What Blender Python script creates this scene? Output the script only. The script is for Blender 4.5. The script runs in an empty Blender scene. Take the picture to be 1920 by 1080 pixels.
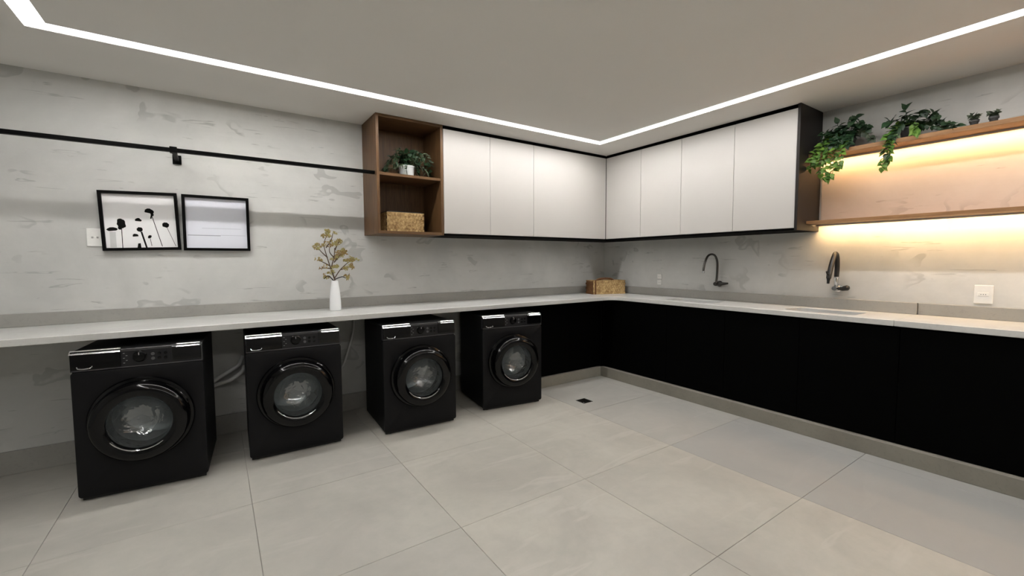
import bpy, bmesh, math, random
from mathutils import Vector, Matrix

random.seed(7)
S = bpy.context.scene
C = S.collection

# ---------------------------------------------------------------- camera
cam_d = bpy.data.cameras.new('camera')
cam = bpy.data.objects.new('camera', cam_d)
C.objects.link(cam)
cam_d.sensor_width = 36.0
cam_d.lens = 812.49 / 1920 * 36
cam_d.clip_start = 0.02
_X = Vector((1190.0, 56.0, -812.49)).normalized()
_Y = Vector((-557.0, 48.0, -812.49)).normalized()
_Z = _X.cross(_Y).normalized()
_Y = _Z.cross(_X)
cam.matrix_world = Matrix(((_X[0], _X[1], _X[2], 0), (_Y[0], _Y[1], _Y[2], 0), (_Z[0], _Z[1], _Z[2], 1.35), (0, 0, 0, 1)))
S.camera = cam

# ---------------------------------------------------------------- world, exposure
w = bpy.data.worlds.new('world')
S.world = w
w.use_nodes = True
w.node_tree.nodes['Background'].inputs[0].default_value = (0.05, 0.05, 0.055, 1)
S.view_settings.view_transform = 'Standard'
S.view_settings.look = 'None'
S.view_settings.exposure = 0.0
S.view_settings.gamma = 1.0
S.view_settings.use_curve_mapping = False
CEIL_LED = 124.0     # radiance of the LED row behind the middle of the ceiling diffuser
CEIL_EDGE = 3.0      # radiance of the diffuser's margins
SHELF_LED = 132.0     # radiance of the warm strips under the shelves
S.cycles.use_denoising = True
S.cycles.use_adaptive_sampling = True
S.cycles.adaptive_threshold = 0.035
S.cycles.max_bounces = 8
S.cycles.diffuse_bounces = 5
S.cycles.transparent_max_bounces = 8
S.cycles.caustics_reflective = False
S.cycles.caustics_refractive = False
S.cycles.sample_clamp_indirect = 6.0

# ---------------------------------------------------------------- helpers
def lin(r, g, b):
    f = lambda c: (c / 255 / 12.92) if c <= 10 else ((c / 255 + 0.055) / 1.055) ** 2.4
    return (f(r), f(g), f(b), 1.0)

class NT:
    """small node-tree writer"""
    def __init__(s, name):
        s.m = bpy.data.materials.new(name)
        s.m.use_nodes = True
        s.t = s.m.node_tree
        s.b = s.t.nodes['Principled BSDF']
        s.out = s.t.nodes['Material Output']
    def n(s, kind, **kw):
        nd = s.t.nodes.new(kind)
        for k, v in kw.items():
            setattr(nd, k, v)
        return nd
    def link(s, a, b): s.t.links.new(a, b)
    def coord(s, which='Object'):
        if which == 'Position':
            return s.n('ShaderNodeNewGeometry').outputs['Position']
        return s.n('ShaderNodeTexCoord').outputs[which]
    def mapping(s, vec, scale=(1, 1, 1), rot=(0, 0, 0)):
        m = s.n('ShaderNodeMapping')
        s.link(vec, m.inputs['Vector'])
        m.inputs['Scale'].default_value = scale
        m.inputs['Rotation'].default_value = rot
        return m.outputs[0]
    def noise(s, vec, scale, detail=4, rough=0.55, dist=0.0):
        nd = s.n('ShaderNodeTexNoise')
        s.link(vec, nd.inputs['Vector'])
        nd.inputs['Scale'].default_value = scale
        nd.inputs['Detail'].default_value = detail
        nd.inputs['Roughness'].default_value = rough
        nd.inputs['Distortion'].default_value = dist
        return nd.outputs['Fac']
    def ramp(s, fac, lo, hi, a=0.0, b=1.0):
        nd = s.n('ShaderNodeMapRange')
        nd.clamp = True
        s.link(fac, nd.inputs[0])
        nd.inputs[1].default_value = lo
        nd.inputs[2].default_value = hi
        nd.inputs[3].default_value = a
        nd.inputs[4].default_value = b
        return nd.outputs[0]
    def math(s, op, a, b):
        nd = s.n('ShaderNodeMath', operation=op)
        for i, v in enumerate((a, b)):
            if isinstance(v, (int, float)):
                nd.inputs[i].default_value = v
            else:
                s.link(v, nd.inputs[i])
        return nd.outputs[0]
    def mix(s, fac, a, b):
        nd = s.n('ShaderNodeMix', data_type='RGBA')
        for sock, v in ((nd.inputs['Factor'], fac), (nd.inputs['A'], a), (nd.inputs['B'], b)):
            if isinstance(v, (int, float, tuple)):
                sock.default_value = v
            else:
                s.link(v, sock)
        for o in nd.outputs:
            if o.type == 'RGBA':
                return o
    def bump(s, h, strength, dist=0.01):
        nd = s.n('ShaderNodeBump')
        nd.inputs['Strength'].default_value = strength
        nd.inputs['Distance'].default_value = dist
        s.link(h, nd.inputs['Height'])
        s.link(nd.outputs[0], s.b.inputs['Normal'])
    def set(s, **kw):
        names = dict(color='Base Color', rough='Roughness', metal='Metallic', spec='Specular IOR Level', coat='Coat Weight', coat_rough='Coat Roughness')
        for k, v in kw.items():
            sock = s.b.inputs[names[k]]
            if isinstance(v, (int, float, tuple)):
                sock.default_value = v
            else:
                s.link(v, sock)
        return s

def plain(name, rgb, rough=0.5, metal=0.0, spec=0.5, var=0.06, scale=30.0, coat=0.0):
    """solid colour with a faint procedural mottling"""
    t = NT(name)
    n = t.noise(t.coord('Object'), scale, 3)
    c = lin(*rgb)
    d = tuple(max(0.0, x * (1 - var * 2)) for x in c[:3]) + (1.0,)
    t.set(color=t.mix(n, d, c), rough=rough, metal=metal, spec=spec, coat=coat)
    return t.m

def cement(name, light, dark, mark, patches=1.0):
    t = NT(name)
    p = t.coord('Position')
    cloud = t.ramp(t.noise(p, 1.1, 7, 0.62, 0.4), 0.34, 0.66)
    col = t.mix(cloud, lin(*dark), lin(*light))
    mask = t.ramp(t.noise(p, 1.7, 2), 0.50, 0.56)
    # trowel patches with a clear edge
    pt = t.noise(t.mapping(p, (3.2, 3.2, 4.4), (0.2, 0.5, 0.3)), 1.3, 2, 0.4, 0.6)
    band = t.math('MULTIPLY', t.ramp(pt, 0.60, 0.615), t.ramp(pt, 0.70, 0.66))
    col = t.mix(t.math('MULTIPLY', t.math('MULTIPLY', band, mask), 0.38 * patches), col, lin(*mark))
    # thin scratches in two slants
    for k, (rot, sc) in enumerate((((0.55, 0.65, 0.0), (2.4, 2.4, 24)), ((-0.75, -0.7, 0.0), (2.0, 2.0, 22)), ((0.25, -0.2, 0.0), (1.4, 1.4, 18)))):
        ln = t.noise(t.mapping(p, sc, rot), 1.6, 3, 0.5, 0.5)
        l2 = t.math('MULTIPLY', t.ramp(ln, 0.655, 0.672), t.ramp(ln, 0.715, 0.69))
        mk = t.ramp(t.noise(t.mapping(p, (1, 1, 1), (0, 0, k + 1.0)), 2.6, 1), 0.55, 0.60)
        col = t.mix(t.math('MULTIPLY', t.math('MULTIPLY', l2, mk), 0.48 * patches), col, lin(*mark))
    # faint horizontal drag of the trowel
    drag = t.noise(t.mapping(p, (0.9, 0.9, 16)), 1.5, 5, 0.6)
    col = t.mix(t.ramp(drag, 0.45, 0.75, 0, 0.16), col, lin(*dark))
    t.set(color=col, rough=0.62, spec=0.25)
    t.bump(t.math('ADD', t.noise(p, 9, 5), t.math('MULTIPLY', pt, 2.0)), 0.10, 0.02)
    return t.m

def tile_mat(name):
    t = NT(name)
    p = t.coord('Position')
    info = t.n('ShaderNodeObjectInfo')
    cloud = t.ramp(t.noise(p, 1.6, 6, 0.6, 0.5), 0.32, 0.68)
    col = t.mix(cloud, lin(169, 166, 158), lin(188, 185, 176))
    fine = t.noise(p, 14, 5, 0.65)
    col = t.mix(t.ramp(fine, 0.4, 0.7, 0, 0.14), col, lin(140, 138, 132))
    vein = t.noise(t.mapping(p, (1.2, 5, 1), (0, 0, 0.7)), 1.4, 3, 0.5, 0.8)
    col = t.mix(t.math('MULTIPLY', t.math('MULTIPLY', t.ramp(vein, 0.58, 0.64), t.ramp(vein, 0.74, 0.66)), 0.45), col, lin(190, 187, 179))
    col = t.mix(t.ramp(info.outputs['Random'], 0, 1, 0.0, 0.14), col, lin(156, 154, 148))
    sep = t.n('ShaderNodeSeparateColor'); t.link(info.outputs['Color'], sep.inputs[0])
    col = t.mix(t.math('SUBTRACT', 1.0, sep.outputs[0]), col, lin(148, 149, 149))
    t.set(color=col, rough=0.42, spec=0.32)
    t.bump(fine, 0.03, 0.005)
    return t.m

def wood(name, a, b, axis_scale=(2, 2, 22), rough=0.45):
    t = NT(name)
    p = t.coord('Object')
    g = t.noise(t.mapping(p, axis_scale), 2.2, 6, 0.62, 0.9)
    fine = t.noise(t.mapping(p, tuple(x * 4 for x in axis_scale)), 3.0, 3)
    col = t.mix(t.ramp(g, 0.35, 0.68), lin(*a), lin(*b))
    col = t.mix(t.ramp(fine, 0.5, 0.8, 0, 0.35), col, lin(*[x * 0.7 for x in a]))
    t.set(color=col, rough=rough, spec=0.3)
    t.bump(g, 0.05, 0.004)
    return t.m

def stone(name, light, dark, rough=0.3, spec=0.45):
    t = NT(name)
    p = t.coord('Position')
    col = t.mix(t.ramp(t.noise(p, 2.2, 6, 0.6), 0.3, 0.7), lin(*dark), lin(*light))
    col = t.mix(t.ramp(t.noise(p, 55, 3), 0.55, 0.75, 0, 0.25), col, lin(*[x * 0.8 for x in dark]))
    t.set(color=col, rough=rough, spec=spec)
    return t.m

def emit(name, rgb, strength):
    t = NT(name)
    e = t.n('ShaderNodeEmission')
    e.inputs[0].default_value = lin(*rgb)
    e.inputs[1].default_value = strength
    t.link(e.outputs[0], t.out.inputs[0])
    return t.m

def thin_glass(name, tint, frost=0.0, rough=0.03):
    t = NT(name)
    tr = t.n('ShaderNodeBsdfTransparent'); tr.inputs[0].default_value = tint
    gl = t.n('ShaderNodeBsdfGlossy'); gl.inputs['Roughness'].default_value = rough
    gl.inputs[0].default_value = (0.95, 0.97, 1, 1)
    df = t.n('ShaderNodeBsdfDiffuse'); df.inputs[0].default_value = lin(175, 182, 182)
    fr = t.n('ShaderNodeLayerWeight'); fr.inputs[0].default_value = 0.5
    bp = t.n('ShaderNodeBump'); bp.inputs['Strength'].default_value = 0.55; bp.inputs['Distance'].default_value = 0.03
    t.link(t.noise(t.coord('Object'), 11.0, 2, 0.5, 1.2), bp.inputs['Height'])
    t.link(bp.outputs[0], gl.inputs['Normal']); t.link(bp.outputs[0], fr.inputs['Normal'])
    m1 = t.n('ShaderNodeMixShader'); m1.inputs[0].default_value = frost
    t.link(tr.outputs[0], m1.inputs[1]); t.link(df.outputs[0], m1.inputs[2])
    m2 = t.n('ShaderNodeMixShader')
    t.link(t.ramp(t.math('POWER', fr.outputs['Facing'], 3.0), 0, 1, 0.17, 0.75), m2.inputs[0]); t.link(m1.outputs[0], m2.inputs[1]); t.link(gl.outputs[0], m2.inputs[2])
    t.link(m2.outputs[0], t.out.inputs[0])
    return t.m

def leaf_mat(name, a, b, c):
    t = NT(name)
    info = t.n('ShaderNodeObjectInfo')
    col = t.mix(info.outputs['Random'], lin(*a), lin(*b))
    p = t.coord('Object')
    col = t.mix(t.ramp(t.noise(p, 60, 3), 0.55, 0.7, 0, 0.6), col, lin(*c))
    t.set(color=col, rough=0.42, spec=0.4)
    t.b.inputs['Transmission Weight'].default_value = 0.0
    return t.m

M = {}
M['wall'] = cement('cement_wall', (206, 206, 203), (183, 184, 182), (136, 138, 136))
M['ceiling'] = plain('ceiling_paint', (240, 238, 234), 0.75, spec=0.2, var=0.02, scale=2)
M['tile'] = tile_mat('floor_tile')
M['grout'] = plain('grout', (150, 147, 140), 0.8)
M['counter'] = stone('quartz_counter', (206, 206, 203), (190, 190, 187), 0.26, 0.5)
M['splash'] = stone('splash_stone', (158, 156, 151), (142, 141, 137), 0.45, 0.35)
M['curb'] = stone('curb_stone', (142, 138, 128), (124, 120, 111), 0.5, 0.3)
M['black'] = plain('black_laminate', (3, 3, 3), 0.6, spec=0.03)
M['brownblack'] = plain('dark_side_laminate', (34, 30, 28), 0.5, spec=0.25)
M['door'] = plain('white_lacquer', (184, 181, 177), 0.42, spec=0.35, var=0.01, scale=3)
M['wood_v'] = wood('walnut_upright', (80, 57, 36), (108, 80, 52), (22, 22, 2))
M['wood_h'] = wood('walnut_level', (80, 57, 36), (108, 80, 52), (2, 22, 22))
M['shelfwood'] = wood('oak_shelf', (132, 97, 65), (158, 120, 84), (22, 2, 22))
M['led'] = emit('cool_white_diffuser', (255, 252, 249), CEIL_LED)
M['ledge'] = emit('cool_white_diffuser_margin', (255, 252, 249), CEIL_EDGE)
M['warmled'] = emit('warm_diffuser', (255, 211, 152), SHELF_LED)
M['profile'] = plain('aluminium_profile', (190, 190, 188), 0.4, 0.6)
M['rod'] = plain('black_powder_coat', (3, 3, 3), 0.5, spec=0.06)
M['frame'] = plain('black_frame', (4, 4, 4), 0.5, spec=0.08)
M['paper'] = plain('white_paper', (232, 232, 233), 0.7, spec=0.2, var=0.01)
M['paper_blue'] = plain('bluish_paper', (222, 225, 235), 0.6, spec=0.2, var=0.02, scale=6)
M['ink'] = plain('black_ink', (12, 12, 12), 0.7, spec=0.1)
M['greyink'] = plain('grey_ink', (168, 172, 184), 0.7, spec=0.1)
M['palegrey'] = plain('pale_wash_ink', (206, 208, 208), 0.7, spec=0.1)
M['plate'] = plain('white_plastic', (236, 236, 233), 0.35)
M['rocker'] = plain('grey_plastic', (165, 165, 162), 0.4)
M['slot'] = plain('dark_slot', (30, 30, 30), 0.6)
M['body'] = plain('charcoal_enamel', (17, 17, 19), 0.45, spec=0.18, var=0.02)
M['side'] = plain('black_enamel', (9, 9, 10), 0.5, spec=0.15, var=0.02)
M['gloss'] = plain('gloss_black_plastic', (4, 4, 5), 0.12, spec=0.3, var=0.02)
M['panel'] = plain('control_panel_plastic', (25, 25, 28), 0.3, spec=0.4)
M['bezel'] = plain('grey_bezel', (96, 96, 98), 0.35, 0.4)
M['chrome'] = plain('chrome', (205, 207, 210), 0.14, 1.0, var=0.02)
M['satin'] = plain('satin_silver', (214, 214, 214), 0.24, 1.0, var=0.02)
M['steel'] = plain('brushed_steel', (176, 180, 182), 0.32, 1.0, var=0.05)
M['drum'] = plain('drum_steel', (196, 202, 203), 0.35, 0.55, var=0.08)
M['gasket'] = plain('grey_rubber', (104, 106, 108), 0.55)
M['bowl'] = thin_glass('door_bowl_glass', (0.80, 0.84, 0.85, 1), 0.10)
M['dispglass'] = plain('display_black', (5, 5, 6), 0.08, spec=0.5)
M['mark'] = plain('panel_marks', (150, 150, 152), 0.5)
M['hose'] = plain('grey_hose', (232, 232, 230), 0.5)
M['darkhose'] = plain('dark_hose', (60, 60, 60), 0.5)
M['vase'] = plain('white_ceramic', (240, 242, 243), 0.2, var=0.01)
M['twig'] = plain('dry_twig', (84, 66, 48), 0.8)
M['darktwig'] = plain('dark_twig', (38, 32, 28), 0.8)
def blossom_mat(name, a, b):
    t = NT(name); i = t.n('ShaderNodeObjectInfo')
    t.set(color=t.mix(i.outputs['Random'], lin(*a), lin(*b)), rough=0.8, spec=0.2)
    return t.m
M['blossom'] = blossom_mat('dry_blossom', (170, 166, 112), (152, 126, 80))
M['leafdark'] = leaf_mat('dark_leaf', (24, 48, 30), (40, 66, 40), (66, 92, 60))
M['leafgreen'] = leaf_mat('green_leaf', (58, 98, 40), (104, 138, 52), (140, 168, 80))
M['leafgrey'] = leaf_mat('grey_green_leaf', (44, 56, 44), (88, 98, 78), (120, 126, 104))
M['stem'] = plain('green_stem', (62, 84, 42), 0.6)
M['soil'] = plain('soil', (48, 38, 30), 0.9)
M['pot_white'] = plain('white_pot', (214, 220, 220), 0.35)
M['pot_dark'] = plain('dark_pot', (44, 44, 44), 0.5)
M['wicker'] = wood('wicker', (140, 110, 70), (206, 178, 128), (14, 14, 14), 0.7)
M['wicker_dark'] = wood('dark_wicker', (88, 58, 34), (120, 82, 48), (30, 30, 30), 0.7)
M['faucet'] = plain('dark_gunmetal', (70, 68, 65), 0.28, 0.7)
M['blackfaucet'] = plain('black_rubber_spout', (12, 11, 10), 0.35)
M['drain'] = plain('dark_grate', (24, 23, 21), 0.4, 0.5)

def link(name, mesh, mat, parent):
    o = bpy.data.objects.new(name, mesh)
    C.objects.link(o)
    if mat is not None:
        mesh.materials.clear()
        mesh.materials.append(M[mat] if isinstance(mat, str) else mat)
    if parent is not None:
        o.parent = parent
    return o

def done(bm, name, mat, parent=None, smooth=False, off=None, bevel=0.0, segs=2):
    """bmesh -> linked object; off = world position of the parent's origin (vertices given in world space)"""
    if bevel > 0:
        bmesh.ops.remove_doubles(bm, verts=bm.verts, dist=1e-6)
        es = [e for e in bm.edges if len(e.link_faces) == 2 and e.calc_face_angle(0) > 0.6]
        bmesh.ops.bevel(bm, geom=es, offset=bevel, offset_type='OFFSET', segments=segs, profile=0.5, affect='EDGES', clamp_overlap=True)
    bmesh.ops.recalc_face_normals(bm, faces=bm.faces)
    if off is not None:
        bmesh.ops.translate(bm, verts=bm.verts, vec=-Vector(off))
    me = bpy.data.meshes.new(name)
    bm.to_mesh(me)
    bm.free()
    if smooth:
        for p in me.polygons:
            p.use_smooth = True
        try:
            me.set_sharp_from_angle(angle=math.radians(40))
        except Exception:
            pass
    return link(name, me, mat, parent)

def tag(o, label, cat, group=None, kind=None):
    if label: o['label'] = label
    if cat: o['category'] = cat
    if group: o['group'] = group
    if kind: o['kind'] = kind
    return o

def thing(name, label, cat, loc=(0, 0, 0), rz=0.0, group=None):
    o = bpy.data.objects.new(name, None)
    C.objects.link(o)
    o.location = loc
    o.rotation_euler = (0, 0, rz)
    o.empty_display_size = 0.1
    return tag(o, label, cat, group)

def box(bm, x0, x1, y0, y1, z0, z1):
    r = bmesh.ops.create_cube(bm, size=1.0)
    for v in r['verts']:
        v.co = Vector(((x0 + x1) / 2 + v.co.x * (x1 - x0), (y0 + y1) / 2 + v.co.y * (y1 - y0), (z0 + z1) / 2 + v.co.z * (z1 - z0)))
    return r['verts']

def boxobj(name, dims, mat, parent=None, off=None, bevel=0.0, smooth=False, segs=2):
    bm = bmesh.new()
    box(bm, *dims)
    return done(bm, name, mat, parent, smooth, off, bevel, segs)

def lathe(bm, prof, seg=40, axis='Z', c=(0, 0, 0), cap0=False, cap1=False):
    """prof: (radius, distance along axis). axis 'F' runs towards -y"""
    rings = []
    for r, d in prof:
        ring = []
        for k in range(seg):
            a = 2 * math.pi * k / seg
            u, v = r * math.cos(a), r * math.sin(a)
            p = {'Z': (u, v, d), 'F': (u, -d, v), 'X': (d, u, v)}[axis]
            ring.append(bm.verts.new((c[0] + p[0], c[1] + p[1], c[2] + p[2])))
        rings.append(ring)
    for a, b in zip(rings, rings[1:]):
        for k in range(seg):
            bm.faces.new((a[k], a[(k + 1) % seg], b[(k + 1) % seg], b[k]))
    if cap0: bm.faces.new(rings[0])
    if cap1: bm.faces.new(rings[-1])

def tube(bm, pts, r, seg=8, caps=True):
    """sweep a circle; r may be a list"""
    pts = [Vector(p) for p in pts]
    rs = r if isinstance(r, (list, tuple)) else [r] * len(pts)
    rings, up = [], Vector((0.13, 0.21, 0.97)).normalized()
    for i, p in enumerate(pts):
        d = (pts[min(i + 1, len(pts) - 1)] - pts[max(i - 1, 0)]).normalized()
        s = d.cross(up)
        if s.length < 0.05: s = d.cross(Vector((1, 0, 0)))
        s.normalize()
        t = s.cross(d).normalized()
        up = t
        rings.append([bm.verts.new(p + (s * math.cos(2 * math.pi * k / seg) + t * math.sin(2 * math.pi * k / seg)) * rs[i]) for k in range(seg)])
    for a, b in zip(rings, rings[1:]):
        for k in range(seg):
            bm.faces.new((a[k], a[(k + 1) % seg], b[(k + 1) % seg], b[k]))
    if caps:
        bm.faces.new(rings[0]); bm.faces.new(rings[-1][::-1])

def spline(pts, n=8):
    """Catmull-Rom through the points"""
    p = [Vector(q) for q in pts]
    p = [p[0] * 2 - p[1]] + p + [p[-1] * 2 - p[-2]]
    out = []
    for i in range(1, len(p) - 2):
        for k in range(n):
            t = k / n
            a, b, c, d = p[i - 1], p[i], p[i + 1], p[i + 2]
            out.append(0.5 * ((2 * b) + (c - a) * t + (2 * a - 5 * b + 4 * c - d) * t * t + (3 * b - a - 3 * c + d) * t ** 3))
    out.append(p[-2])
    return out

def slab(bm, outer, holes, z0, z1):
    """flat plate with holes: outlines in xy, thickness z0..z1"""
    es = []
    for loop in [outer] + holes:
        vs = [bm.verts.new((x, y, z0)) for x, y in loop]
        es += [bm.edges.new((vs[i], vs[(i + 1) % len(vs)])) for i in range(len(vs))]
    r = bmesh.ops.triangle_fill(bm, use_beauty=True, use_dissolve=False, edges=es)
    fs = [g for g in r['geom'] if isinstance(g, bmesh.types.BMFace)]
    e = bmesh.ops.extrude_face_region(bm, geom=fs)
    bmesh.ops.translate(bm, verts=[g for g in e['geom'] if isinstance(g, bmesh.types.BMVert)], vec=(0, 0, z1 - z0))

def rrect(x0, x1, y0, y1, r, n=5):
    out = []
    for cx, cy, a0 in ((x1 - r, y1 - r, 0), (x0 + r, y1 - r, 90), (x0 + r, y0 + r, 180), (x1 - r, y0 + r, 270)):
        for k in range(n + 1):
            a = math.radians(a0 + 90 * k / n)
            out.append((cx + r * math.cos(a), cy + r * math.sin(a)))
    return out

def copy_tree(o, parent=None):
    c = o.copy()
    C.objects.link(c)
    c.parent = parent
    for ch in list(o.children):
        copy_tree(ch, c)
    return c

# ---------------------------------------------------------------- setting
XL, XR, YF, YB, ZC = -2.60, 4.25, -2.40, 4.05, 2.58
T = 0.12
def structure(o):
    o['kind'] = 'structure'
    return o
structure(boxobj('wall_back', (XL - T, XR + T, YB, YB + T, -0.1, ZC + 0.2), 'wall'))
structure(boxobj('wall_right', (XR, XR + T, YF, YB, -0.1, ZC + 0.2), 'wall'))
structure(boxobj('wall_left', (XL - T, XL, YF, YB, -0.1, ZC + 0.2), 'wall'))
structure(boxobj('wall_front', (XL - T, XR + T, YF - T, YF, -0.1, ZC + 0.2), 'wall'))

# floor: grout bed and single porcelain tiles
floor = structure(boxobj('floor', (XL, XR, YF, YB, -0.10, -0.004), 'grout'))
PX, PY, P, G = 0.12, 1.04, 0.86, 0.0022
def cuts(lo, hi, o):
    k = math.floor((lo - o) / P)
    c = []
    while o + k * P < hi:
        a, b = max(lo, o + k * P), min(hi, o + (k + 1) * P)
        if b - a > 0.02: c.append((a, b))
        k += 1
    return c
cache = {}
DR = (2.83, 2.95, 2.94, 3.06)          # floor drain opening
for xa, xb in cuts(XL, XR, PX):
    for ya, yb in cuts(YF, YB, PY):
        sx, sy = xb - xa - G, yb - ya - G
        has = xa < DR[0] and xb > DR[1] and ya < DR[2] and yb > DR[3]
        key = (round(sx, 3), round(sy, 3), has)
        if key not in cache or has:
            bm = bmesh.new()
            if has:
                cx, cy = (xa + xb) / 2, (ya + yb) / 2
                hole = [(DR[0] - cx, DR[2] - cy), (DR[1] - cx, DR[2] - cy), (DR[1] - cx, DR[3] - cy), (DR[0] - cx, DR[3] - cy)]
                slab(bm, [(-sx / 2, -sy / 2), (sx / 2, -sy / 2), (sx / 2, sy / 2), (-sx / 2, sy / 2)], [hole], -0.006, 0.0)
            else:
                box(bm, -sx / 2, sx / 2, -sy / 2, sy / 2, -0.006, 0.0)
            o = done(bm, 'tile', 'tile', floor, bevel=0.0 if has else 0.0012, segs=1)
            cache[key] = o.data
        else:
            o = bpy.data.objects.new('tile', cache[key])
            C.objects.link(o)
            o.parent = floor
        o.location = ((xa + xb) / 2, (ya + yb) / 2, 0)
        tone = (0.40 if ya > 1.8 else 0.68) if xa > 2.5 else (0.0 if xa > 0.9 else 0.18)   # greyer tiles along the long cabinet, a little greyer at the left
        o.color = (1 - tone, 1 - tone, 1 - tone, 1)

# ceiling with a rectangular slot for the light line
LX0, LX1, LY0, LY1, LW = -0.72, 3.385, -0.55, 3.30, 0.098
bm = bmesh.new()
h = LW / 2
box(bm, LX0 + h, LX1 - h, LY0 + h, LY1 - h, ZC, ZC + 0.1)
box(bm, XL, LX0 - h, YF, YB, ZC, ZC + 0.1)
box(bm, LX1 + h, XR, YF, YB, ZC, ZC + 0.1)
box(bm, LX0 - h, LX1 + h, LY1 + h, YB, ZC, ZC + 0.1)
box(bm, LX0 - h, LX1 + h, YF, LY0 - h, ZC, ZC + 0.1)
structure(done(bm, 'ceiling', 'ceiling'))

strip = thing('ceiling_light_line', 'rectangular line of white light recessed in the ceiling', 'light', (LX0, LY1, ZC))
c_ = 0.011
O_ = (LX0, LY1, ZC)
def ring4(q0, q1):
    """four strips between the loop offset q0 (inner) and q1 (outer) from the centre line"""
    return ((LX0 - q1, LX1 + q1, LY1 + q0, LY1 + q1), (LX0 - q1, LX1 + q1, LY0 - q1, LY0 - q0),
            (LX0 - q1, LX0 - q0, LY0 - q0, LY1 + q0), (LX1 + q0, LX1 + q1, LY0 - q0, LY1 + q0))
for d in ring4(-c_, c_):
    boxobj('diffuser', (*d, ZC + 0.003, ZC + 0.012), 'led', strip, off=O_)
for d in ring4(-h, -c_) + ring4(c_, h):
    boxobj('diffuser_margin', (*d, ZC + 0.003, ZC + 0.012), 'ledge', strip, off=O_)
bm = bmesh.new()
box(bm, LX0 - h, LX1 + h, LY1 - h, LY1 + h, ZC + 0.014, ZC + 0.04)
box(bm, LX0 - h, LX1 + h, LY0 - h, LY0 + h, ZC + 0.014, ZC + 0.04)
box(bm, LX0 - h, LX0 + h, LY0 + h, LY1 - h, ZC + 0.014, ZC + 0.04)
box(bm, LX1 - h, LX1 + h, LY0 + h, LY1 - h, ZC + 0.014, ZC + 0.04)
done(bm, 'channel', 'profile', strip, off=(LX0, LY1, ZC))

# skirting of the left part of the back wall and stone curbs under the base cabinets
structure(boxobj('baseboard_back', (XL, 2.70, YB - 0.018, YB, 0.0, 0.15), 'splash', bevel=0.002))
structure(boxobj('trim_1', (2.70, 3.69, 3.555, YB, 0.0, 0.11), 'curb', bevel=0.003))
structure(boxobj('trim_2', (3.69, XR, -0.9, 3.555, 0.0, 0.11), 'curb', bevel=0.003))

# ---------------------------------------------------------------- base cabinets
def base_cabinet(name, label, x0, x1, y0, y1, facing, splits):
    o = thing(name, label, 'cabinet', ((x0 + x1) / 2, (y0 + y1) / 2, 0.11))
    off = o.location.copy()
    t = 0.02
    z0, z1 = 0.11, 0.905
    def shell(xa, xb, ya, yb):
        # open-topped box of 18 mm boards, so the sink bowls hang free inside
        e = 0.018
        bm = bmesh.new()
        box(bm, xa, xb, ya, yb, z0, z0 + e)
        box(bm, xa, xa + e, ya, yb, z0 + e, z1); box(bm, xb - e, xb, ya, yb, z0 + e, z1)
        box(bm, xa + e, xb - e, ya, ya + e, z0 + e, z1); box(bm, xa + e, xb - e, yb - e, yb, z0 + e, z1)
        done(bm, 'carcass', 'black', o, False, off)
    if facing == 'x':
        shell(x0 + t, x1, y0, y1)
        for a, b in zip(splits, splits[1:]):
            boxobj('door', (x0, x0 + t, a + 0.0015, b - 0.0015, z0 + 0.004, z1 - 0.012), 'black', o, off, bevel=0.001, segs=1)
    else:
        shell(x0, x1, y0 + t, y1)
        for a, b in zip(splits, splits[1:]):
            boxobj('door', (a + 0.0015, b - 0.0015, y0, y0 + t, z0 + 0.004, z1 - 0.012), 'black', o, off, bevel=0.001, segs=1)
    return o
base_cabinet('base_cabinet', 'short black base cabinet in the corner beside the last washing machine', 2.70, 3.735, 3.585, YB - 0.025, 'y', [2.70, 3.22, 3.735])
base_cabinet('base_cabinet', 'long black base cabinet run under the two faucets', 3.735, XR - 0.025, -0.9, 3.585, 'x', [-0.9, -0.3, 0.3, 0.9, 1.5, 2.1, 2.7, 3.3, 3.585])

# ---------------------------------------------------------------- countertop with sink openings
CT, CB = 0.945, 0.905
CY, CX = 3.40, 3.715
SINK_A = (3.83, 4.10, 2.30, 2.80)
SINK_B = (3.83, 4.09, 1.18, 1.66)
SEAM = 0.93
fil = 0.13
arc = [(CX - fil + fil * math.sin(math.radians(a)), CY - fil + fil * math.cos(math.radians(a))) for a in range(0, 91, 9)]
outer = [(XL, YB), (XL, CY)] + arc + [(CX, SEAM + 0.001), (XR, SEAM + 0.001), (XR, YB)]
bm = bmesh.new()
slab(bm, outer, [rrect(*SINK_A, 0.03), rrect(*SINK_B, 0.03)], CB, CT)
tag(done(bm, 'countertop', 'counter', bevel=0.0025, segs=1), 'long L-shaped pale stone countertop over the washing machines', 'countertop')
tag(boxobj('countertop', (CX, XR, -0.9, SEAM - 0.001, CB, CT), 'counter', bevel=0.0025, segs=1), 'countertop end piece to the right of the joint', 'countertop')

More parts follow.
